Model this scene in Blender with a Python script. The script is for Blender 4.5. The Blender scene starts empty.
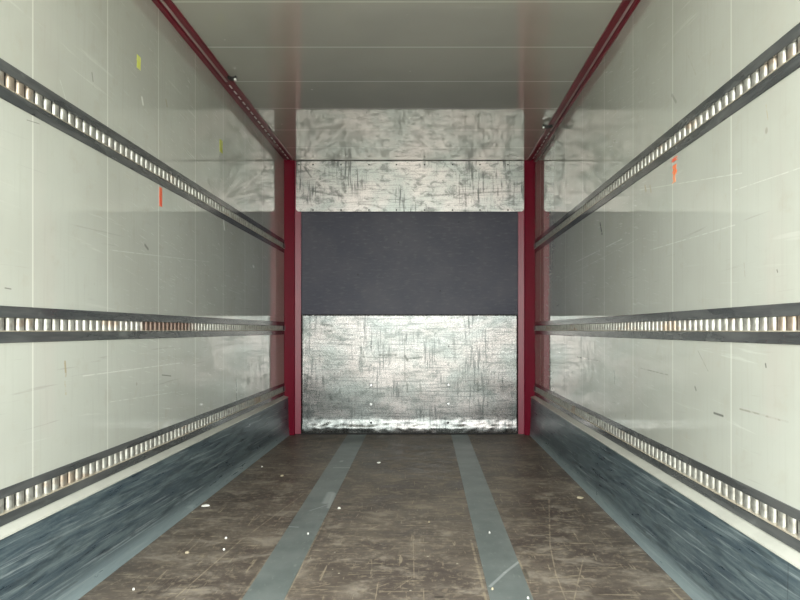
import bpy, bmesh, math, random
from mathutils import Vector

S = bpy.context.scene
C = S.collection
random.seed(4)

# ---------------------------------------------------------------- camera, sky, exposure
F = 602.0                      # focal length in pixels of the 800 px frame
VX, VY = 425.0, 330.0          # where the long edges of the load bay meet
CAM = 1.032                    # lens height above the load floor
cd = bpy.data.cameras.new('camera')
cam = bpy.data.objects.new('camera', cd); C.objects.link(cam)
cam.location = (0, 0, CAM); cam.rotation_euler = (math.pi/2, 0, 0)
cd.sensor_width = 36.0; cd.lens = 36.0*F/800
cd.shift_x = -(VX-400)/800; cd.shift_y = (VY-300)/800
cd.clip_start = 0.01
S.camera = cam

w = bpy.data.worlds.new('overcast_sky'); S.world = w; w.use_nodes = True
wn = w.node_tree.nodes; wl = w.node_tree.links
bg = wn['Background']
tc = wn.new('ShaderNodeTexCoord'); sp = wn.new('ShaderNodeSeparateXYZ'); rp = wn.new('ShaderNodeValToRGB')
wl.new(tc.outputs['Generated'], sp.inputs[0]); wl.new(sp.outputs['Z'], rp.inputs[0]); wl.new(rp.outputs[0], bg.inputs[0])
rp.color_ramp.elements[0].position = 0.0; rp.color_ramp.elements[0].color = (0.91, 0.95, 0.90, 1)
rp.color_ramp.elements[1].position = 0.8; rp.color_ramp.elements[1].color = (0.95, 0.99, 0.97, 1)
bg.inputs[1].default_value = 7.9

S.view_settings.view_transform = 'Standard'
S.view_settings.look = 'None'
S.view_settings.gamma = 1.0
S.view_settings.use_curve_mapping = False
S.view_settings.exposure = 0.0

# the open rear doorway lets the sky in (a portal gives no light of its own)
OPEN = 1.12
XL, XR = -1.376, 1.074
D = 5.97
H = 2.70
pl = bpy.data.lights.new('doorway_portal', 'AREA'); pl.shape = 'RECTANGLE'; pl.size = XR-XL; pl.size_y = H
pl.cycles.is_portal = True
po = bpy.data.objects.new('doorway_portal', pl); C.objects.link(po)
po.location = ((XL+XR)/2, OPEN-0.02, H/2); po.rotation_euler = (-math.pi/2, 0, math.pi)
po.rotation_euler = (math.pi/2, 0, 0)

# ---------------------------------------------------------------- helpers
def link(name, bm, m, parent=None, smooth=False):
    me = bpy.data.meshes.new(name); bm.normal_update(); bm.to_mesh(me); bm.free()
    if smooth:
        for p in me.polygons: p.use_smooth = True
    ms = m if isinstance(m, (list, tuple)) else [m]
    for x in ms: me.materials.append(x)
    o = bpy.data.objects.new(name, me); C.objects.link(o)
    if parent is not None: o.parent = parent
    return o
def struct(name, bm, m):
    o = link(name, bm, m); o['kind'] = 'structure'; return o
def tag(o, label, cat, group=None):
    o['label'] = label; o['category'] = cat
    if group: o['group'] = group
    return o
def thing(name, loc, label, cat, group=None):
    o = bpy.data.objects.new(name, None); C.objects.link(o); o.location = loc
    o.empty_display_size = 0.05
    return tag(o, label, cat, group)
def box(bm, x0, x1, y0, y1, z0, z1, mi=0):
    x0, x1 = sorted((x0, x1)); y0, y1 = sorted((y0, y1)); z0, z1 = sorted((z0, z1))
    v = [bm.verts.new(p) for p in ((x0,y0,z0),(x1,y0,z0),(x1,y1,z0),(x0,y1,z0),(x0,y0,z1),(x1,y0,z1),(x1,y1,z1),(x0,y1,z1))]
    for f in ((0,3,2,1),(4,5,6,7),(0,1,5,4),(1,2,6,5),(2,3,7,6),(3,0,4,7)):
        bm.faces.new([v[i] for i in f]).material_index = mi
def prism(bm, pts, y0, y1, mi=0):
    """closed section in x,z swept along y"""
    a = [bm.verts.new((x, y0, z)) for x, z in pts]; b = [bm.verts.new((x, y1, z)) for x, z in pts]
    n = len(pts); fs = []
    for i in range(n):
        fs.append(bm.faces.new((a[i], a[(i+1)%n], b[(i+1)%n], b[i])))
    fs.append(bm.faces.new(a[::-1])); fs.append(bm.faces.new(b))
    for f in fs: f.material_index = mi
    bmesh.ops.recalc_face_normals(bm, faces=fs)
def prism_z(bm, pts, z0, z1):
    a = [bm.verts.new((x, y, z0)) for x, y in pts]; b = [bm.verts.new((x, y, z1)) for x, y in pts]
    n = len(pts); fs = [bm.faces.new((a[i], a[(i+1)%n], b[(i+1)%n], b[i])) for i in range(n)]
    fs += [bm.faces.new(a[::-1]), bm.faces.new(b)]
    bmesh.ops.recalc_face_normals(bm, faces=fs)
def dome(bm, x, y, z, r, h, axis='-y', n=12):
    """a low rivet head standing on a surface, pointing along axis"""
    rings = [(r, 0), (r*0.85, h*0.6), (r*0.5, h*0.92)]
    vs = []
    for rr, hh in rings:
        row = []
        for i in range(n):
            a = 2*math.pi*i/n; u, v = rr*math.cos(a), rr*math.sin(a)
            row.append(bm.verts.new((x+u, y-hh, z+v)))
        vs.append(row)
    top = bm.verts.new((x, y-h, z)); fs = []
    for k in range(2):
        for i in range(n): fs.append(bm.faces.new((vs[k][i], vs[k][(i+1)%n], vs[k+1][(i+1)%n], vs[k+1][i])))
    for i in range(n): fs.append(bm.faces.new((vs[2][i], vs[2][(i+1)%n], top)))
    fs.append(bm.faces.new(vs[0]))
    bmesh.ops.recalc_face_normals(bm, faces=fs)

# ---------------------------------------------------------------- node graph helper
class G:
    def __init__(s, name, rough=0.5, metal=0.0, ior=1.5, spec=0.5):
        s.m = bpy.data.materials.new(name); s.m.use_nodes = True
        s.t = s.m.node_tree; s.n = s.t.nodes; s.b = s.n['Principled BSDF']
        s.set('Roughness', rough); s.set('Metallic', metal); s.set('IOR', ior); s.set('Specular IOR Level', spec)
        g = s.n.new('ShaderNodeNewGeometry'); s.pos = g.outputs['Position']
        q = s.n.new('ShaderNodeSeparateXYZ'); s.t.links.new(s.pos, q.inputs[0])
        s.X, s.Y, s.Z = q.outputs
    def put(s, sock, v):
        if isinstance(v, bpy.types.NodeSocket): s.t.links.new(v, sock)
        elif isinstance(v, (tuple, list)) and len(v) == 3 and sock.type == 'RGBA': sock.default_value = (*v, 1)
        else: sock.default_value = v
    def set(s, k, v): s.put(s.b.inputs[k], v)
    def math(s, op, a, b=0.0, c=0.0):
        n = s.n.new('ShaderNodeMath'); n.operation = op
        s.put(n.inputs[0], a); s.put(n.inputs[1], b)
        if op in ('MULTIPLY_ADD', 'COMPARE', 'SMOOTH_MIN'): s.put(n.inputs[2], c)
        return n.outputs[0]
    def vec(s, sx, sy, sz, off=0.0, shear=0.0):
        """position scaled per axis; shear tips horizontal streaks in the y,z plane"""
        n = s.n.new('ShaderNodeCombineXYZ')
        z = s.Z if not shear else s.math('MULTIPLY_ADD', s.Y, shear, s.Z)
        s.put(n.inputs[0], s.math('MULTIPLY_ADD', s.X, sx, off)); s.put(n.inputs[1], s.math('MULTIPLY_ADD', s.Y, sy, off))
        s.put(n.inputs[2], s.math('MULTIPLY_ADD', z, sz, off))
        return n.outputs[0]
    def noise(s, v, scale=1.0, detail=4.0, rough=0.55, dist=0.0):
        n = s.n.new('ShaderNodeTexNoise'); s.put(n.inputs['Vector'], v)
        n.inputs['Scale'].default_value = scale; n.inputs['Detail'].default_value = detail
        n.inputs['Roughness'].default_value = rough; n.inputs['Distortion'].default_value = dist
        return n.outputs['Fac']
    def voro(s, v, scale=1.0):
        n = s.n.new('ShaderNodeTexVoronoi'); s.put(n.inputs['Vector'], v); n.inputs['Scale'].default_value = scale
        return n.outputs['Distance']
    def step(s, v, a, b, lo=0.0, hi=1.0):
        n = s.n.new('ShaderNodeMapRange'); n.interpolation_type = 'SMOOTHSTEP'
        s.put(n.inputs['Value'], v); s.put(n.inputs['From Min'], a); s.put(n.inputs['From Max'], b)
        s.put(n.inputs['To Min'], lo); s.put(n.inputs['To Max'], hi)
        return n.outputs[0]
    def mul(s, a, b): return s.math('MULTIPLY', a, b)
    def mix(s, f, a, b):
        n = s.n.new('ShaderNodeMix'); n.data_type = 'RGBA'
        s.put(n.inputs[0], f); s.put(n.inputs[6], a); s.put(n.inputs[7], b)
        return n.outputs[2]
    def lines(s, c, phase, pitch, width):
        """1 on thin lines every pitch along coordinate c"""
        f = s.math('FRACT', s.math('MULTIPLY_ADD', c, 1/pitch, 0.5 - phase/pitch + 20))
        d = s.math('ABSOLUTE', s.math('SUBTRACT', f, 0.5))
        return s.step(d, width*0.5/pitch*1.3, width*0.5/pitch*0.5)
    def seg(s, u, v, a, b, w):
        """1 along the segment a-b in the u,v plane"""
        du, dv = b[0]-a[0], b[1]-a[1]; L2 = du*du+dv*dv
        pu = s.math('SUBTRACT', u, a[0]); pv = s.math('SUBTRACT', v, a[1])
        t = s.math('ADD', s.mul(pu, du/L2), s.mul(pv, dv/L2))
        n = s.n.new('ShaderNodeClamp'); s.put(n.inputs[0], t); t = n.outputs[0]
        eu = s.math('SUBTRACT', pu, s.mul(t, du)); ev = s.math('SUBTRACT', pv, s.mul(t, dv))
        d = s.math('SQRT', s.math('ADD', s.mul(eu, eu), s.mul(ev, ev)))
        return s.step(d, w, w*0.3)
    def bump(s, h, strength=0.2, dist=0.01):
        n = s.n.new('ShaderNodeBump'); n.inputs['Strength'].default_value = strength; n.inputs['Distance'].default_value = dist
        s.put(n.inputs['Height'], h); s.set('Normal', n.outputs[0])
    def done(s, col): s.set('Base Color', col); return s.m

# pixel -> place on a side wall / the floor / the bulkhead
def on_wall(X, px, py):
    y = F*X/(px-VX); return y, CAM-(py-VY)*y/F
def on_floor(px, py):
    y = F*CAM/(py-VY); return (px-VX)*y/F, y
def on_back(px, py, y=D):
    return (px-VX)*y/F, CAM-(py-VY)*y/F

# ---------------------------------------------------------------- materials
SEAM = 2.112
def wall_material(name, X, marks=(), shear=0.0):
    g = G(name, rough=0.07, ior=1.7); g.set('Coat Weight', 1.0); g.set('Coat Roughness', 0.02); g.set('Coat IOR', 1.6)
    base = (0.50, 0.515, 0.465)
    cloud = g.noise(g.vec(1, 0.9, 1.1), 1.6, 3)
    col = g.mix(g.step(cloud, 0.35, 0.7), base, (0.455, 0.465, 0.415))
    gr = g.noise(g.vec(1, 2, 2), 6, 5, 0.65)
    col = g.mix(g.mul(g.step(gr, 0.53, 0.72), 0.35), col, (0.44, 0.43, 0.36))
    # long light rub marks from loads
    zone = g.step(g.noise(g.vec(1, .8, 1.3, 7.0), 1.8, 2), 0.42, 0.62)
    st = g.noise(g.vec(2, 2.2, 46, 3.0, shear), 1.0, 3, 0.6, 0.3)
    col = g.mix(g.mul(g.mul(g.step(st, 0.61, 0.72), zone), 0.2), col, (0.82, 0.83, 0.78))
    sd = g.noise(g.vec(2, 1.8, 60, 11.0, -shear*0.6), 1.0, 3, 0.6, 0.2)
    col = g.mix(g.mul(g.mul(g.step(sd, 0.66, 0.73), g.step(g.Z, 1.9, 1.2)), 0.45), col, (0.33, 0.33, 0.30))
    fs = g.noise(g.vec(2, 9, 110, 21.0, shear*3), 1.0, 2, 0.6, 0.6)
    col = g.mix(g.mul(g.mul(g.step(fs, 0.64, 0.70), g.step(g.Y, 2.3, 3.4)), 0.35), col, (0.80, 0.81, 0.77))
    vs = g.noise(g.vec(2, 60, 3, 31.0), 1.0, 3, 0.6)
    col = g.mix(g.mul(g.step(vs, 0.5, 0.75), 0.18), col, (0.38, 0.38, 0.33))
    # specks
    vo = g.voro(g.vec(1, 1, 0.7), 5.0)
    col = g.mix(g.mul(g.step(vo, 0.05, 0.02), 0.6), col, (0.28, 0.26, 0.22))
    # sealed panel joints
    col = g.mix(g.mul(g.lines(g.Y, SEAM, 0.498, 0.0075), 0.5), col, (0.84, 0.85, 0.78))
    brk = g.step(g.noise(g.vec(24, 24, 60, 9.0), 1, 3), .38, .55, .2, 1)
    for (a, b, wd, c, k) in marks:
        long_ = abs(a[0]-b[0])+abs(a[1]-b[1]) > 12
        if long_: k = g.mul(brk, k*.6 if c is LT else k); wd *= .8
        col = g.mix(g.mul(g.seg(g.Y, g.Z, on_wall(X, *a), on_wall(X, *b), wd), k), col, c)
    g.set('Roughness', g.step(g.noise(g.vec(3, 3, 20, 2.0), 1.0, 3), 0.3, 0.75, 0.03, 0.10))
    g.bump(g.noise(g.vec(1, 1, 1), 5.0, 2), 0.02, 0.01)
    return g.done(col)
DK = (0.06, 0.06, 0.055); TAN = (0.36, 0.27, 0.13); LT = (0.88, 0.89, 0.84)
wl_marks = [((65, 362), (66, 376), 0.010, TAN, 0.7), ((65, 382), (66, 394), 0.009, (0.45,0.38,0.22), 0.5),
            ((142, 98), (143, 104), 0.012, LT, 0.8), ((166, 100), (167, 106), 0.010, (0.4,0.36,0.25), 0.6),
            ((92, 73), (93, 81), 0.006, DK, 0.35), ((145, 245), (148, 249), 0.010, DK, 0.5), ((5, 288), (11, 289), 0.003, DK, 0.6),
            ((236, 371), (237, 408), 0.012, DK, 0.75), ((223.5, 220), (224.5, 229), 0.016, LT, 0.9),
            ((27, 120), (40, 124), 0.003, DK, 0.5), ((60, 80), (66, 100), 0.003, LT, 0.5),
            ((83, 376), (180, 363), 0.004, LT, 0.7), ((110, 402), (175, 392), 0.004, LT, 0.5), ((110, 250), (210, 262), 0.004, LT, 0.4),
            ((253, 266), (254, 267), 0.014, LT, 0.9), ((162, 375), (171, 376), 0.004, DK, 0.6),
            ((150, 160), (155, 170), 0.005, DK, 0.3)]
wr_marks = [((600, 223), (602, 234), 0.012, DK, 0.85), ((614, 370), (614.5, 384), 0.007, DK, 0.75),
            ((606, 247), (622, 239), 0.005, LT, 0.8), ((576, 262), (600, 250), 0.006, LT, 0.6), ((560,280),(640,238),0.004,LT,0.35),
            ((698, 351), (708, 371), 0.0035, (0.3,0.3,0.26), 0.7), ((740, 409), (788, 422), 0.0055, (0.25,0.24,0.2), 0.65),
            ((714, 413), (723, 416), 0.006, DK, 0.7), ((640, 368), (668, 375), 0.005, (0.2,0.2,0.18), 0.55),
            ((695, 387), (696, 390), 0.007, DK, 0.5), ((765.5, 364), (766, 367), 0.005, DK, 0.7),
            ((577, 357), (600, 361), 0.008, DK, 0.5), ((640, 190), (742, 173), 0.003, LT, 0.6), ((650, 250), (735, 225), 0.004, LT, 0.5),
            ((645, 186), (646, 191), 0.010, (0.4,0.33,0.2), 0.6), ((650, 186), (651, 192), 0.008, (0.4,0.33,0.2), 0.5),
            ((766, 105), (768, 120), 0.004, (0.45,0.35,0.2), 0.5), ((744, 262), (745, 277), 0.003, (0.3,0.28,0.22), 0.5),
            ((777, 270), (777.6, 272), 0.004, DK, 0.6), ((688, 55), (696, 75), 0.005, (0.4,0.38,0.3), 0.4),
            ((672, 95), (676, 102), 0.010, DK, 0.3), ((735, 190), (800, 168), 0.003, LT, 0.5)]
M_wl = wall_material('white_panel_left', XL, wl_marks, 0.05)
M_wr = wall_material('white_panel_right', XR, wr_marks, -0.06)

def ceiling_material():
    g = G('white_panel_ceiling', rough=0.07, ior=1.85); g.set('Coat Weight', 1.0); g.set('Coat Roughness', 0.02); g.set('Coat IOR', 1.6)
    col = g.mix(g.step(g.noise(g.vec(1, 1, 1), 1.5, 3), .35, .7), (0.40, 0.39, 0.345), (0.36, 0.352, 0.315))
    col = g.mix(g.mul(g.step(g.noise(g.vec(6, 6, 1, 2), 1, 4), .6, .75), .3), col, (0.38, 0.37, 0.31))
    col = g.mix(g.mul(g.lines(g.Y, 3.06, 0.49, 0.012), 0.6), col, (0.80, 0.80, 0.72))
    vo = g.voro(g.vec(1, 1, 1, 4.0), 5.0)
    col = g.mix(g.mul(g.step(vo, 0.05, 0.02), 0.6), col, (0.78, 0.75, 0.66))
    g.set('Roughness', g.step(g.noise(g.vec(3, 3, 3, 2.0), 1.0, 3), 0.3, 0.75, 0.03, 0.09))
    g.bump(g.noise(g.vec(1, 1, 1), 4.0, 2), 0.02, 0.01)
    return g.done(col)
M_ceil = ceiling_material()

def floor_material():
    g = G('worn_plywood_floor', rough=0.5, ior=1.4, spec=0.35)
    n1 = g.noise(g.vec(1, 1, 1), 2.2, 5, 0.6); n2 = g.noise(g.vec(6, 9, 1, 3.0), 1.0, 5, 0.65, 0.4)
    n3 = g.noise(g.vec(30, 30, 1), 1.0, 4, 0.7)
    col = g.mix(g.step(n1, .3, .7), (0.078, 0.062, 0.053), (0.165, 0.138, 0.110))
    col = g.mix(g.mul(g.step(n2, .48, .68), .6), col, (0.33, 0.29, 0.235))
    col = g.mix(g.mul(g.step(n2, .50, .34), .5), col, (0.065, 0.05, 0.042))
    col = g.mix(g.mul(g.step(n3, .50, .68), .5), col, (0.30, 0.25, 0.18))
    col = g.mix(g.mul(g.step(g.noise(g.vec(2.2, 2.2, 1, 9), 1, 3), .55, .7), .45), col, (0.07, 0.055, 0.045))
    fine = g.noise(g.vec(6, 70, 1, 1.0), 1.0, 3, .6, .6)
    col = g.mix(g.mul(g.step(fine, .60, .68), .45), col, (0.42, 0.35, 0.24))
    fine = g.noise(g.vec(60, 5, 1, 5.0), 1.0, 3, .6, .9)
    col = g.mix(g.mul(g.step(fine, .63, .70), .45), col, (0.42, 0.35, 0.24))
    col = g.mix(g.step(g.voro(g.vec(1, 1, 1, 2.0), 9.0), 0.055, 0.03, 0, .7), col, (0.5, 0.46, 0.36))
    SC = (0.40, 0.33, 0.23)
    brk = g.step(g.noise(g.vec(22, 22, 1, 6.0), 1, 3), .36, .56, .15, 1)
    for a, b, wd, k in [((176, 597), (240, 541), .006, .7), ((240, 541), (305, 493), .008, .5), ((282, 476), (312, 478), .012, .5),
                        ((549, 500), (550, 545), .006, .5), ((550, 545), (556, 575), .005, .6), ((556, 575), (566, 600), .005, .6),
                        ((583, 560), (574, 600), .005, .6), ((444, 514), (459, 514.5), .008, .8), ((413, 535), (414, 578), .005, .5),
                        ((388, 594), (412, 578), .005, .5), ((448, 580), (455, 581), .006, .8), ((456, 591), (464, 591), .005, .8),
                        ((473, 588), (482, 589), .005, .8), ((406, 592), (407, 600), .004, .8), ((400, 517), (405, 518), .008, .6),
                        ((368, 530), (380, 525), .006, .5), ((300, 590), (330, 584), .005, .5), ((240, 600), (276, 548), .012, .5),
                        ((284, 600), (325, 520), .009, .5), ((486, 600), (471, 540), .010, .6), ((533, 600), (519, 560), .009, .5),
                        ((100, 590), (130, 575), .005, .4), ((316, 447), (322, 440), .02, .25), ((370, 590), (389, 583), .005, .5)]:
        col = g.mix(g.mul(g.mul(g.seg(g.X, g.Y, on_floor(*a), on_floor(*b), wd*.8), k*.75), brk), col, SC)
    for a, b, wd, k in [((343, 504), (350, 504), .02, .7), ((436, 597), (442, 597), .01, .8), ((524, 570), (527, 578), .015, .5), ((140, 593), (143, 592), .015, .6)]:
        col = g.mix(g.mul(g.seg(g.X, g.Y, on_floor(*a), on_floor(*b), wd), k), col, (0.02, 0.018, 0.015))
    g.set('Roughness', g.step(n2, .3, .7, .42, .62))
    g.bump(n3, 0.25, 0.004)
    return g.done(col)
M_floor = floor_material()

def strip_material():
    g = G('grey_green_floor_steel', rough=0.45, metal=0.15)
    n = g.noise(g.vec(5, 5, 1), 1.0, 5)
    col = g.mix(g.step(n, .3, .7), (0.135, 0.158, 0.15), (0.185, 0.208, 0.198))
    col = g.mix(g.mul(g.step(g.noise(g.vec(50, 20, 1), 1, 3), .58, .75), .4), col, (0.30, 0.33, 0.29))
    col = g.mix(g.mul(g.step(g.noise(g.vec(3, 8, 1, 5), 1, 4), .58, .72), .4), col, (0.11, 0.11, 0.09))
    for a, b, wd, k in [((334, 468), (350, 468), .012, .7), ((326, 503), (331, 493), .035, .5), ((329, 508), (334, 494), .02, .5),
                        ((310, 511), (328, 505), .008, .4), ((490, 587), (505, 573), .010, .6), ((505, 573), (519, 562), .010, .6), ((289, 527), (298, 527.5), .008, .6),
                        ((341, 462), (342, 461), .02, .5)]:
        col = g.mix(g.mul(g.seg(g.X, g.Y, on_floor(*a), on_floor(*b), wd), k), col, (0.42, 0.45, 0.44))
    g.bump(n, 0.1, 0.003)
    return g.done(col)
M_strip = strip_material()

def kick_material():
    g = G('scuffed_blue_grey_kick_plate', rough=0.33, metal=0.35)
    st = g.noise(g.vec(2, 3.0, 34, 1.0), 1.0, 6, 0.72, 0.5)
    st2 = g.noise(g.vec(2, 1.6, 90, 4.0, 0.03), 1.0, 5, 0.65, 0.4)
    col = g.mix(g.step(st, .35, .68), (0.058, 0.088, 0.112), (0.165, 0.215, 0.225))
    col = g.mix(g.mul(g.step(st2, .54, .68), .55), col, (0.42, 0.48, 0.49))
    col = g.mix(g.mul(g.step(g.noise(g.vec(1, 4, 32, 8.0), 1, 5), .52, .66), .5), col, (0.03, 0.045, 0.055))
    # lighter band along the foot of the plate
    low = g.step(g.math('ADD', g.Z, g.mul(st, 0.10)), 0.15, 0.07)
    col = g.mix(g.mul(low, .75), col, (0.36, 0.45, 0.47))
    col = g.mix(g.mul(g.mul(g.lines(g.Y, 1.72, 1.9, 0.006), .35), g.step(g.X, 0, .5)), col, (0.03, 0.035, 0.04))
    g.set('Roughness', g.step(st, .3, .7, .26, .48))
    g.bump(st, 0.12, 0.004)
    return g.done(col)
M_kick = kick_material()

def simple(name, c, rough, metal=0.0, c2=None, sc=(8, 8, 8), ior=1.5, bump=0.0, k=.6):
    g = G(name, rough, metal, ior)
    n = g.noise(g.vec(*sc), 1.0, 4)
    col = g.mix(g.mul(g.step(n, .42, .72), k), c, c2 or tuple(min(1, v*1.3) for v in c))
    if bump: g.bump(n, bump, 0.003)
    return g.done(col)
M_white = simple('white_painted_ledge', (0.52, 0.52, 0.46), 0.2, c2=(0.43, 0.43, 0.38))
def band_material():
    g = G('galvanised_rail_steel', 0.16, 0.0, 1.9)
    n = g.noise(g.vec(4, 3, 30), 1.0, 4)
    col = g.mix(g.step(n, .35, .7), (0.050, 0.055, 0.057), (0.092, 0.096, 0.096))
    col = g.mix(g.mul(g.step(g.noise(g.vec(8, 6, 14, 4), 1, 4), .60, .75), .5), col, (0.17, 0.18, 0.175))
    col = g.mix(g.mul(g.step(g.noise(g.vec(5, 4, 9, 8), 1, 4), .62, .72), .5), col, (0.03, 0.03, 0.032))
    g.set('Roughness', g.step(n, .3, .75, .10, .26))
    g.bump(n, 0.03, 0.003)
    return g.done(col)
M_band = band_material()
def rung_material():
    g = G('worn_bright_rung_steel', 0.32, 0.6)
    n = g.noise(g.vec(25, 60, 40), 1.0, 3)
    col = g.mix(g.step(n, .35, .7), (0.50, 0.50, 0.46), (0.30, 0.29, 0.26))
    rust = g.step(g.noise(g.vec(3, 3.4, 8, 2.5), 1, 3), .58, .68)
    col = g.mix(g.mul(rust, .55), col, (0.36, 0.24, 0.15))
    # a rusted stretch of the left middle rail
    zone = g.mul(g.mul(g.step(g.Y, 2.92, 2.95), g.step(g.Y, 3.75, 3.45)), g.mul(g.step(g.X, 0, -.5), g.mul(g.step(g.Z, .9, .95), g.step(g.Z, 1.2, 1.15))))
    col = g.mix(g.mul(zone, .88), col, (0.12, 0.065, 0.045))
    return g.done(col)
M_rung = rung_material()
M_slot = simple('dark_slot_steel', (0.10, 0.095, 0.09), 0.5, 0.2, c2=(0.22, 0.18, 0.13), sc=(10, 20, 10))
M_lip = simple('tan_lit_lip', (0.50, 0.45, 0.36), 0.4, 0.2, c2=(0.34, 0.27, 0.18), sc=(10, 14, 10))  # light caught by the lower lip, put into its pale tan colour
M_red = simple('shaded_red_post_paint', (0.16, 0.003, 0.018), 0.30, c2=(0.125, 0.003, 0.015), sc=(8, 8, 4), ior=1.3)  # shading of the post's angled face put into a darker red
M_flange = simple('lit_red_flange_paint', (0.25, 0.02, 0.05), 0.35, c2=(0.20, 0.016, 0.042), sc=(8, 8, 4))  # same red post, lightened for its better lit flange
M_track = simple('dark_red_track_paint', (0.16, 0.010, 0.022), 0.36, c2=(0.11, 0.008, 0.018), sc=(10, 5, 10))
M_insert = simple('pinkish_grey_insert', (0.42, 0.34, 0.33), 0.4, c2=(0.34, 0.27, 0.26))
M_dash = simple('pale_slot_insert', (0.85, 0.82, 0.80), 0.4)
M_black = simple('black_gap', (0.012, 0.012, 0.012), 0.7)
M_latch = simple('black_latch_iron', (0.02, 0.02, 0.02), 0.4, 0.3)
M_rivet = simple('bright_rivet', (0.92, 0.92, 0.92), 0.25, 0.3)
M_rivetd = simple('dark_rivet', (0.05, 0.05, 0.05), 0.5, 0.3)
M_scrap = simple('white_scrap', (0.80, 0.78, 0.72), 0.8)
M_tan = simple('tan_scrap', (0.42, 0.36, 0.25), 0.8)
M_ground = simple('concrete_yard', (0.50, 0.48, 0.42), 0.9, c2=(0.42, 0.40, 0.35), sc=(1, 1, 1))

def dark_board():
    g = G('dark_blue_plywood', 0.5, ior=1.4)
    n = g.noise(g.vec(2, 1, 2), 1.0, 4); f = g.noise(g.vec(14, 1, 50), 1.0, 4, .6)
    col = g.mix(g.step(n, .3, .7), (0.060, 0.060, 0.088), (0.088, 0.086, 0.112))
    col = g.mix(g.mul(g.step(f, .5, .75), .5), col, (0.14, 0.15, 0.165))
    col = g.mix(g.mul(g.step(g.voro(g.vec(1, 1, 1, 3), 6.0), .07, .03), .6), col, (0.02, 0.02, 0.025))
    g.bump(f, 0.15, 0.003)
    return g.done(col)
M_board = dark_board()

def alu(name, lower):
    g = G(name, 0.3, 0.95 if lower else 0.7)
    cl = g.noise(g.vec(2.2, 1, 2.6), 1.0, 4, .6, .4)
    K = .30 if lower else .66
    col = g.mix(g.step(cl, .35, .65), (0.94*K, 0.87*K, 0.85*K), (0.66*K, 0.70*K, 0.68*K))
    # vertical dark rub lines and horizontal smears
    vert = g.noise(g.vec(46, 1, 3.2, 2.0), 1.0, 4, .65)
    vz = g.step(g.noise(g.vec(3, 1, 3, 6.0), 1, 3), .45, .6)
    col = g.mix(g.mul(g.mul(g.step(vert, .50, .60), vz), .8), col, (0.07, 0.075, 0.075))
    hor = g.noise(g.vec(3, 1, 60, 5.0), 1.0, 4, .65)
    col = g.mix(g.mul(g.step(hor, .50, .62), .7 if lower else .32), col, (0.10, 0.105, 0.105))
    gr = g.noise(g.vec(9, 1, 14, 1.0), 1.0, 5, .7, .5)
    col = g.mix(g.mul(g.step(gr, .49, .64), .66), col, (0.11, 0.12, 0.115))
    gr = g.noise(g.vec(70, 1, 70, 1.0), 1.0, 3, .7)
    col = g.mix(g.mul(g.step(gr, .48, .70), .35), col, (0.12, 0.12, 0.12))
    edge = g.math('ABSOLUTE', g.math('SUBTRACT', g.X, (XL+XR)/2+.03))
    if lower:
        ms = [((404.5, 339), (405, 381), .009, .55), ((331, 397), (331.5, 399), .025, .9), ((380, 355), (396, 355), .02, .6),
              ((405, 356), (408, 361), .018, .8), ((408, 359), (422, 357), .012, .7), ((322, 324), (332, 326), .02, .7), ((325, 331), (332, 331), .012, .7),
              ((302, 343), (360, 345), .008, .5), ((360, 357), (404, 358), .010, .5), ((454, 340), (455, 362), .02, .4), ((477, 381), (478, 390), .018, .7),
              ((356, 318), (363, 318), .025, .4), ((305, 375), (312, 379), .02, .6), ((361, 348), (364, 357), .02, .5), ((407, 383), (407.5, 392), .014, .6),
              ((302, 424), (303, 431), .02, .4), ((485, 331), (500, 330), .02, .35), ((420, 384), (421, 393), .015, .5), ((468, 318), (470, 330), .01, .5)]
    else:
        ms = [((344, 185), (345, 192), .035, .55), ((482, 176), (490, 177), .045, .45), ((425, 197), (510, 192), .014, .4), ((305, 168), (312, 178), .012, .6),
              ((330, 174), (338, 174), .010, .5), ((312, 192), (342, 197), .014, .5), ((338, 193), (343, 198), .03, .5), ((465, 196), (466, 207), .014, .6),
              ((310, 168), (343, 181), .008, .3), ((459, 184), (462, 186), .02, .7), ((404, 180), (412, 181), .012, .4), ((318, 184), (321, 188), .025, .5),
              ((472, 170), (473, 190), .012, .4), ((360, 205), (375, 206), .014, .4), ((344, 204), (400, 200), .010, .3)]
    for a, b, wd, k in ms:
        m_ = g.mul(g.seg(g.X, g.Z, on_back(*a), on_back(*b), wd), g.step(g.noise(g.vec(30, 1, 30), 1, 3), .3, .6, .3, 1))
        col = g.mix(g.mul(m_, k), col, (0.06, 0.065, 0.06))
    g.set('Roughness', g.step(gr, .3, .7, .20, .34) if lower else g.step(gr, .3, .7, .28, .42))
    g.bump(gr, 0.05, 0.003)
    return g.done(col)
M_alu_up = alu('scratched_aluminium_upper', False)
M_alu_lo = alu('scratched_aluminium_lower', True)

# ---------------------------------------------------------------- shell of the load bay
RAILS = [(0.880, 0.842, 0.793, 0.752), (0.079, 0.040, -0.005, -0.043), (-0.517, -0.548, -0.600, -0.637)]  # heights relative to the lens
bm = bmesh.new(); box(bm, XL-.06, XR+.06, OPEN, D+.06, -.05, 0); struct('floor', bm, M_floor)
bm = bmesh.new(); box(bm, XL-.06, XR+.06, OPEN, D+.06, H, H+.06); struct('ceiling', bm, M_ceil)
for side, X, m in (('left', XL, M_wl), ('right', XR, M_wr)):
    s = -1 if X < 0 else 1
    bm = bmesh.new()
    zs = [0.0]
    for (a, b, c, d) in RAILS[::-1]: zs += [CAM+d, CAM+a]
    zs.append(H)
    for i in range(0, len(zs), 2): box(bm, X, X+s*.06, OPEN, D+.06, zs[i], zs[i+1])
    box(bm, X+s*.03, X+s*.06, OPEN, D+.06, 0, H)
    struct('wall_'+side, bm, m)
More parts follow.
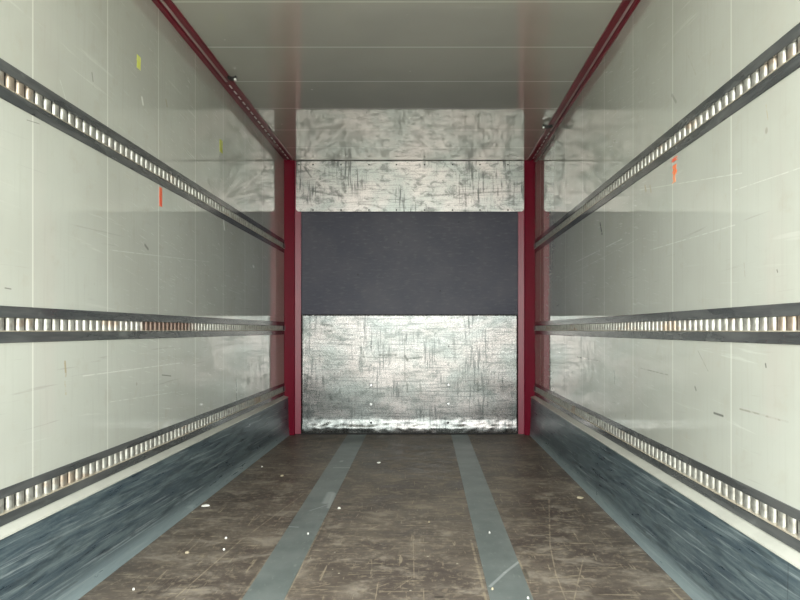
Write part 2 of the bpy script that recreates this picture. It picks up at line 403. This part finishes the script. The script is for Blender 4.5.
bm = bmesh.new(); box(bm, XL-.06, XR+.06, D, D+.06, 0, H); struct('wall_back', bm, M_board)
bm = bmesh.new(); box(bm, -40, 40, -60, 20, -1.35, -1.25); struct('ground', bm, M_ground)
# dark line where ceiling meets the bulkhead
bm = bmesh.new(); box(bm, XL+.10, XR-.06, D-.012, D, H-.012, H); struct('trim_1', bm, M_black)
# unseen header added to the rear door frame to dim the upper walls
bm = bmesh.new(); box(bm, XL-.06, XR+.06, OPEN-.08, OPEN-.002, 2.60, H+.06); struct('trim_5', bm, M_track)
for n, X in ((6, XL), (7, XR)):      # side posts of the rear door frame
    s = -1 if X < 0 else 1
    bm = bmesh.new(); box(bm, X-s*.004, X+s*.06, OPEN-.08, OPEN-.002, -.10, 2.598); struct('trim_%d' % n, bm, M_track)
# black strip painting the shade in the gap under the lower sheet
bm = bmesh.new(); box(bm, XL+.02, XR-.02, D-.016, D, 0, .014); struct('trim_2', bm, M_black)

# sloped white ledges and the kick plates below them
for n, side, X in ((3, 'left', XL), (4, 'right', XR)):
    s = -1 if X < 0 else 1
    zt, zk = CAM-.639, CAM-.655
    bm = bmesh.new(); prism(bm, [(X, zt), (X-s*.040, zk), (X-s*.040, zk-.006), (X, zk-.006)], OPEN, D-.03); struct('trim_%d' % n, bm, M_white)
    bm = bmesh.new()
    prism(bm, [(X, zk-.006), (X-s*.036, zk-.006), (X-s*.042, .10), (X-s*.046, .03), (X-s*.049, 0), (X, 0)], OPEN, D-.05)
    struct('baseboard_'+side, bm, M_kick)

# ---------------------------------------------------------------- lashing rails
def lashing_rail(X, hs, label, phase=.0168):
    s = -1 if X < 0 else 1
    a, b, c, d = [CAM+h for h in hs]
    y0, y1 = OPEN+.02, D-.085
    root = thing('lashing_rail', (X, y0, d), label, 'lashing rail', 'slotted lashing rails along the side walls')
    def L(bm):   # into the root's own frame
        bmesh.ops.translate(bm, verts=bm.verts, vec=(-X, -y0, -d)); return bm
    for z0, z1, flip in ((b, a, False), (d, c, True)):
        bm = bmesh.new(); t = .004
        prism(bm, [(X+s*.025, z0), (X-s*(t-.0015), z0), (X-s*t, z0+.0015), (X-s*t, z1-.0015), (X-s*(t-.0015), z1), (X+s*.025, z1)], y0, y1)
        link('rail_flange', L(bm), M_band, root)
    bm = bmesh.new(); box(bm, X+s*.020, X+s*.026, y0, y1, c, b)
    link('slot_channel', L(bm), M_slot, root)
    bm = bmesh.new(); prism(bm, [(X+s*.018, c), (X-s*.0055, c), (X-s*.0055, c+.003), (X+s*.018, c+.004)], y0, y1)
    link('slot_lip', L(bm), M_lip, root)
    # half round rungs pressed into the slot
    bm = bmesh.new()
    k = 0
    while True:
        yc = 1.6335-.0496*9+.0496*k-(.0195 if X < 0 else .004); k += 1
        if yc > y1-.03: break
        N = 7; prof = []
        RUNG = [(-.019, .006), (-.0172, .0115), (-.012, .0155), (-.005, .0168), (.004, .0166), (.010, .0155), (.0155, .011), (.0165, .002)]
        for i in range(N+1):
            an = math.pi*i/N
            prof.append(RUNG[i]); prof[-1] = (yc+prof[-1][0], X+s*(.018-prof[-1][1]))
        lo = [bm.verts.new((x, y, c)) for y, x in prof]; hi = [bm.verts.new((x, y, b)) for y, x in prof]
        for i in range(N):
            f = bm.faces.new((lo[i], lo[i+1], hi[i+1], hi[i])); f.smooth = True
    bmesh.ops.recalc_face_normals(bm, faces=bm.faces)
    # normals must face into the bay
    for f in bm.faces:
        pass
    link('slot_rungs', L(bm), M_rung, root)
    # short end tongue that reaches the corner post
    bm = bmesh.new(); box(bm, X-s*.002, X-s*.012, y1-.01, D-.055, c, b)
    link('end_tongue', L(bm), M_band, root)
    return root
lashing_rail(XL, RAILS[0], 'uppermost slotted steel lashing rail on the left-hand wall, sloping down above the orange tag')
lashing_rail(XL, RAILS[1], 'middle slotted steel lashing rail on the left-hand wall, with a rust-brown stretch of slots')
lashing_rail(XL, RAILS[2], 'lowest slotted steel lashing rail on the left-hand wall, just above the white ledge')
lashing_rail(XR, RAILS[0], 'uppermost slotted steel lashing rail on the right-hand wall, rising above the torn orange tag')
lashing_rail(XR, RAILS[1], 'middle slotted steel lashing rail on the right-hand wall, nearly level at eye height')
lashing_rail(XR, RAILS[2], 'lowest slotted steel lashing rail on the right-hand wall, just above the white ledge')

# ---------------------------------------------------------------- bulkhead sheets
YU = D-.045
xa, zb = on_back(296.0, 211.5, YU); xb, _ = on_back(524.0, 211.5, YU)
root = thing('metal_sheet', ((xa+xb)/2, YU, zb), 'wide low scratched aluminium sheet across the top of the front bulkhead, above the dark board', 'metal sheet')
def loc(bm, r): bmesh.ops.translate(bm, verts=bm.verts, vec=-Vector(r.location)); return bm
bm = bmesh.new(); r = .03; pts = [(xa, H-.006), (xb, H-.006)]
pts += [(xb-r+r*math.cos(t), zb+r-r*math.sin(t)) for t in [math.pi/2*i/6 for i in range(7)]]
pts += [(xa+r-r*math.sin(t), zb+r-r*math.cos(t)) for t in [math.pi/2*i/6 for i in range(7)]]
prism(bm, pts, YU, YU+.005); 
link('sheet_face', loc(bm, root), M_alu_up, root)
bm = bmesh.new(); box(bm, xa+.09, xb-.09, YU+.005, D, zb+.02, H-.013); link('packing_board', loc(bm, root), M_board, root)
for px in (299, 313, 341, 369, 396.5, 424.5, 452.5, 480, 508):
    for py in (164.6, 210):
        if px < 305 and py > 200: continue
        x, z = on_back(px, py, YU); bm = bmesh.new(); dome(bm, 0, 0, 0, .0085, .004)
        o = link('rivet', bm, M_rivetd, root, True); o.location = Vector((x, YU-.0002, z))-root.location
# lower sheet: a grid, with the beaten-up foot bulging out
xa, zt = on_back(301.2, 314.5, D-.012); xb, _ = on_back(517.9, 314.5, D-.012)
root = thing('metal_sheet', ((xa+xb)/2, D-.012, .016), 'tall scratched aluminium sheet on the lower front bulkhead, crumpled along its foot', 'metal sheet')
bm = bmesh.new(); NX, NZ = 130, 110; z0 = .016
import mathutils
def out(x, z):
    n = mathutils.noise.noise(Vector((x*3.3, z*6, 1.0))); n2 = mathutils.noise.noise(Vector((x*17, z*24, 4.0))); n3 = mathutils.noise.noise(Vector((x*9, 2.0, 7.0)))
    zc = .058+.010*n3
    prof = 0.0
    if z < .17:
        t = (z-zc)
        prof = .019*math.exp(-(t/.05)**2) if t > 0 else .019*math.exp(-(t/.085)**2)
    damp = min(1.0, max(0, (.17-z)/.06))
    v = prof + damp*(.0035*n2+.003*n) + .0014*n*(1-damp)
    return max(v, -.004)
rows = []
for j in range(NZ+1):
    z = z0+(zt-z0)*(j/NZ)**1.6
    row = []
    for i in range(NX+1):
        x = xa+(xb-xa)*i/NX
        row.append(bm.verts.new((x, D-.012-out(x, z), z)))
    rows.append(row)
for j in range(NZ):
    for i in range(NX):
        bm.faces.new((rows[j][i], rows[j][i+1], rows[j+1][i+1], rows[j+1][i])).smooth = True
o = link('sheet_face', loc(bm, root), M_alu_lo, root)
md = o.modifiers.new('thickness', 'SOLIDIFY'); md.thickness = .003; md.offset = -1
for px, ys in ((370.8, (346, 365, 385.6, 404.6)), (448.5, (346, 364.5, 385.2, 404.2))):
    for py in ys:
        x, z = on_back(px, py, D-.012); big = py > 380
        bm = bmesh.new(); dome(bm, 0, 0, 0, .019 if big else .010, .006)
        o = link('bolt_head', bm, M_rivet, root, True); o.location = Vector((x, D-.012-out(x, z)+.0006, z))-root.location
for px in (371, 448):  # dark domes added in place of two shaded dents in the foot
    x, z = on_back(px, 423, D-.03); bm = bmesh.new(); dome(bm, 0, 0, 0, .012, .004)
    o = link('bolt_head', bm, M_rivetd, root, True); o.location = Vector((x, D-.013-out(x, z), z))-root.location
    o['label'] = 'dark dome in place of a dent'
for i in range(8):
    x, z = on_back(313+i*27.6, 315.6, D-.012); bm = bmesh.new(); dome(bm, 0, 0, 0, .006, .003)
    o = link('rivet', bm, M_rivetd if i % 3 else M_rivet, root, True); o.location = Vector((x, D-.012-out(x, z), z))-root.location
for px in (302.7, 516.5):
    for py in (330, 352, 374, 396, 416):
        x, z = on_back(px, py, D-.012); bm = bmesh.new(); dome(bm, 0, 0, 0, .006, .003)
        o = link('rivet', bm, M_rivetd, root, True); o.location = Vector((x, D-.012-out(x, z)+.0004, z))-root.location

# ---------------------------------------------------------------- red corner posts
for side, X, xm, xf in (('left', XL, 294.4, 300.9), ('right', XR, 524.7, 518.2)):
    s = -1 if X < 0 else 1
    x1 = (xm-VX)*(D-.05)/F; x2 = (xf-VX)*(D-.026)/F
    root = thing('corner_post', (x1, D, 0), 'dark red steel corner post at the %s-hand edge of the front bulkhead' % side, 'post', 'red corner posts')
    bm = bmesh.new()
    pts = [(X, D-.092), (X-s*.006, D-.096), (x1+s*.004, D-.053), (x1, D-.049), (x1, D-.022), (x1, D), (X, D)]
    prism_z(bm, pts, 0.0, H-.001)
    link('post_column', loc(bm, root), M_red, root)
    bm = bmesh.new(); prism_z(bm, [(x1, D-.032), (x1-s*.004, D-.034), (x2, D-.026), (x2, D), (x1, D)], 0.006, H-.003)
    link('post_flange', loc(bm, root), M_flange, root)
    for i in range(9):
        z = .12+i*.22
        bm = bmesh.new(); dome(bm, 0, 0, 0, .004, .002)
        o = link('rivet', bm, M_rivetd, root, True); o.location = Vector((x2+s*.008, D-.0262, z))-root.location

# ---------------------------------------------------------------- red tracks under the ceiling
def ceiling_track(X, label, b1, groove, b2, hook_y, side):
    s = -1 if X < 0 else 1
    y0, y1 = OPEN+.02, D-.10
    root = thing('ceiling_track', (X, y0, H), label, 'track', 'red tracks in the ceiling corners')
    HH = H-.0005
    def bar(u0, u1, v, name, m=M_track, ya=y0, yb=y1, v0=0.0):
        bm = bmesh.new(); r = min(.004, v*.3)
        prism(bm, [(X-s*u0, HH-v0), (X-s*u0, HH-v+r), (X-s*(u0+r), HH-v), (X-s*(u1-r), HH-v), (X-s*u1, HH-v+r), (X-s*u1, HH-v0)], ya, yb)
        return link(name, loc(bm, root), m, root)
    bar(b1[0], b1[1], b1[2], 'track_bar')
    bar(b2[0], b2[1], b2[2], 'track_bar')
    bar(b1[1]+.0002, b2[0]-.0002, .003, 'track_web')
    bar(groove[0], groove[1], .0075, 'filler_strip', M_insert, y0, hook_y, .003)
    # punched slots that show pale beyond the hook
    y = hook_y+.06; gm = (groove[0]+groove[1])/2
    while y < y1-.08:
        bm = bmesh.new(); box(bm, X-s*(gm-.005), X-s*(gm+.005), y, y+.055, HH-.0065, HH-.003); y += .10
        link('punched_slot', loc(bm, root), M_dash, root)
    return root
trk = ceiling_track(XL, 'red steel track running along the left-hand ceiling corner', (0.0, .032, .012), (.040, .056), (.060, .094, .014), 4.03, 'left')
def hook(parent, X, y, u0, u1):
    s = -1 if X < 0 else 1
    bm = bmesh.new()
    n = 9
    for i in range(n):       # a small curved lever under the track
        t0, t1 = i/n, (i+1)/n
        xx0 = X-s*(u0+(u1-u0)*t0); xx1 = X-s*(u0+(u1-u0)*t1)
        zz = H-.018-.012*math.sin(math.pi*(t0+t1)/2)
        box(bm, xx0, xx1, y-.012-.006*math.sin(5*t0), y+.012, zz-.010, zz+.010)
    o = link('latch_lever', loc(bm, parent), M_latch, parent)
    bm = bmesh.new(); e = X-s*(u1)
    box(bm, e, e+s*.012, y-.014, y+.006, H-.042, H-.030)
    k = link('latch_tip', bm, M_rivet, o)
    bmesh.ops
    k.data.transform(mathutils.Matrix.Translation(-Vector(parent.location)))
hook(trk, XL, 3.93, .090, .145)
trk = ceiling_track(XR, 'red steel track running along the right-hand ceiling corner', (0.0, .016, .030), (.018, .034), (.036, .074, .014), 5.02, 'right')
hook(trk, XR, 4.86, .045, .125)

# ---------------------------------------------------------------- floor strips
def strip(near, far, label):
    (x0, x1), (x2, x3) = near, far
    bm = bmesh.new(); y0, y1 = OPEN+.01, D-.02; t = .002
    def at(a, b, y): return a+(b-a)*(y-2.5)/(D-2.5)
    q = [(at(x0, x2, y0), y0), (at(x1, x3, y0), y0), (at(x1, x3, y1), y1), (at(x0, x2, y1), y1)]
    prism_z(bm, q, 0.0, t)
    return tag(link('floor_strip', bm, M_strip), label, 'floor strip', 'grey-green strips along the floor')
strip((-.704, -.541), (-.765, -.578), 'long grey-green strip let into the floor, left of centre, leading to the bulkhead')
strip((.249, .415), (.258, .422), 'long grey-green strip let into the floor, right of centre, leading to the bulkhead')

# ---------------------------------------------------------------- tags stuck on the walls
def tag_on_wall(name, X, px, y0p, y1p, wpx, m, label, cat, jag=0.0, seed=1):
    rnd = random.Random(seed); s = -1 if X < 0 else 1
    y, zt = on_wall(X, px, y0p); _, zb = on_wall(X, px, y1p)
    wd = wpx*y*y/(F*abs(X)); n = 9; A, B = [], []
    for i in range(n):
        z = zt+(zb-zt)*i/(n-1); j = jag*wd
        A.append((y-wd/2+rnd.uniform(-j, j), z)); B.append((y+wd/2+rnd.uniform(-j, j), z))
    bm = bmesh.new(); ring = A+B[::-1]
    a = [bm.verts.new((X-s*.0002, p, z)) for p, z in ring]; b = [bm.verts.new((X-s*.0016, p, z)) for p, z in ring]
    L = len(ring); fs = [bm.faces.new((a[i], a[(i+1)%L], b[(i+1)%L], b[i])) for i in range(L)]
    for q in (a, b):
        for i in range(n-1): fs.append(bm.faces.new((q[i], q[i+1], q[L-2-i], q[L-1-i])))
    bmesh.ops.recalc_face_normals(bm, faces=fs)
    return tag(link(name, bm, m), label, cat)
M_or = simple('orange_tag', (0.80, 0.13, 0.07), 0.5, c2=(0.62, 0.25, 0.10), sc=(8, 20, 40))
M_or2 = simple('torn_orange_tag', (0.86, 0.17, 0.05), 0.5, c2=(0.80, 0.55, 0.35), sc=(8, 20, 34))
M_ye = simple('yellow_green_tag', (0.62, 0.66, 0.12), 0.5, c2=(0.62, 0.62, 0.40), sc=(8, 20, 40))
tag_on_wall('wall_tag', XL, 160.6, 187.5, 206.5, 2.6, M_or, 'narrow upright orange tag stuck under the top rail on the left-hand wall', 'sticker')
tag_on_wall('wall_tag', XR, 674.6, 165, 182.5, 3.0, M_or2, 'torn orange and white tag stuck under the top rail on the right-hand wall', 'sticker', .35, 3)
tag_on_wall('wall_tag', XR, 674.4, 157.8, 161.4, 4.2, M_or, 'small orange scrap left on the right-hand wall right below the top rail', 'sticker', .3, 8)
tag_on_wall('wall_tag', XL, 138.6, 56, 69.2, 3.6, M_ye, 'faded yellow-green tag high on the left-hand wall above the top rail, nearer one', 'sticker', .05, 5)
tag_on_wall('wall_tag', XL, 221, 140, 152.5, 2.6, M_ye, 'narrow yellow-green tag on the left-hand wall near the red ceiling track, farther one', 'sticker', .1, 6)

# ---------------------------------------------------------------- litter on the floor
def scrap(px, py, wpx, hpx, m, label, seed):
    rnd = random.Random(seed); x, y = on_floor(px, py)
    w_ = .75*wpx*y/F/2; d_ = .6*hpx*y*y/(F*CAM)/2
    n = 11; ring = []
    for i in range(n):
        a = 2*math.pi*i/n; k = rnd.uniform(.65, 1.1); ring.append((w_*k*math.cos(a), d_*k*math.sin(a)))
    bm = bmesh.new()
    lo = [bm.verts.new((p, q, .0)) for p, q in ring]; hi = [bm.verts.new((p*.85, q*.85, .004+rnd.uniform(0, .003))) for p, q in ring]
    fs = [bm.faces.new((lo[i], lo[(i+1)%n], hi[(i+1)%n], hi[i])) for i in range(n)]
    c = bm.verts.new((0, 0, .008)); fs += [bm.faces.new((hi[i], hi[(i+1)%n], c)) for i in range(n)]; fs.append(bm.faces.new(lo[::-1]))
    bmesh.ops.recalc_face_normals(bm, faces=fs)
    o = link('litter_scrap', bm, m); o.location = (x, y, .0005)
    return tag(o, label, 'litter', 'small scraps lying on the floor')
SCR = [(205.5, 506, 11, 3.2, M_scrap, 'largest white scrap on the floor, beside the left kick plate'),
       (379, 462.8, 6, 2.4, M_scrap, 'small white scrap on the far floor between the strips, nearer the left strip'),
       (339, 508.5, 4.5, 2.2, M_scrap, 'tiny white scrap on the floor just right of the left strip, beyond its pale scuff'),
       (580, 498, 10, 3.6, M_tan, 'tan crumpled scrap on the floor beside the right kick plate'),
       (187, 553, 6, 2.6, M_tan, 'beige flake on the near floor, between the left kick plate and the long scratch'),
       (226, 538.5, 3.2, 2.0, M_scrap, 'tiny white fleck left of the long scratch, farther of the pair there'),
       (224, 550, 3.2, 2.0, M_scrap, 'tiny white fleck left of the long scratch, nearer of the pair there'),
       (133.5, 590, 3.2, 2.2, M_scrap, 'tiny white fleck at the front left of the floor, near the kick plate foot'),
       (262, 467, 2.8, 1.5, M_scrap, 'tiny pale fleck on the far left floor near the left kick plate'),
       (282, 476, 5, 2.2, M_tan, 'small tan chip on the far left floor at the end of a short scratch'),
       (308, 534.5, 2.4, 1.6, M_scrap, 'tiny white fleck lying on the left grey-green strip'),
       (489.5, 533.4, 2.8, 1.8, M_scrap, 'tiny white fleck lying in the middle of the right grey-green strip'),
       (528, 599, 3.2, 2.4, M_scrap, 'white fleck at the bottom edge on the right grey-green strip'),
       (492.5, 590, 3.4, 2.2, M_tan, 'pinkish chip on the right strip at the near end of its curved scratch'),
       (429, 522.5, 2.4, 1.8, M_tan, 'tiny pale chip on the floor between the strips, beyond the right strip scratch')]
for i, (a, b, c_, d_, m, l) in enumerate(SCR):
    o = scrap(a, b, c_, d_, m, l, 20+i)
    if 'strip' in l and ('lying' in l or 'bottom' in l or 'pinkish' in l): o.location.z = .0025
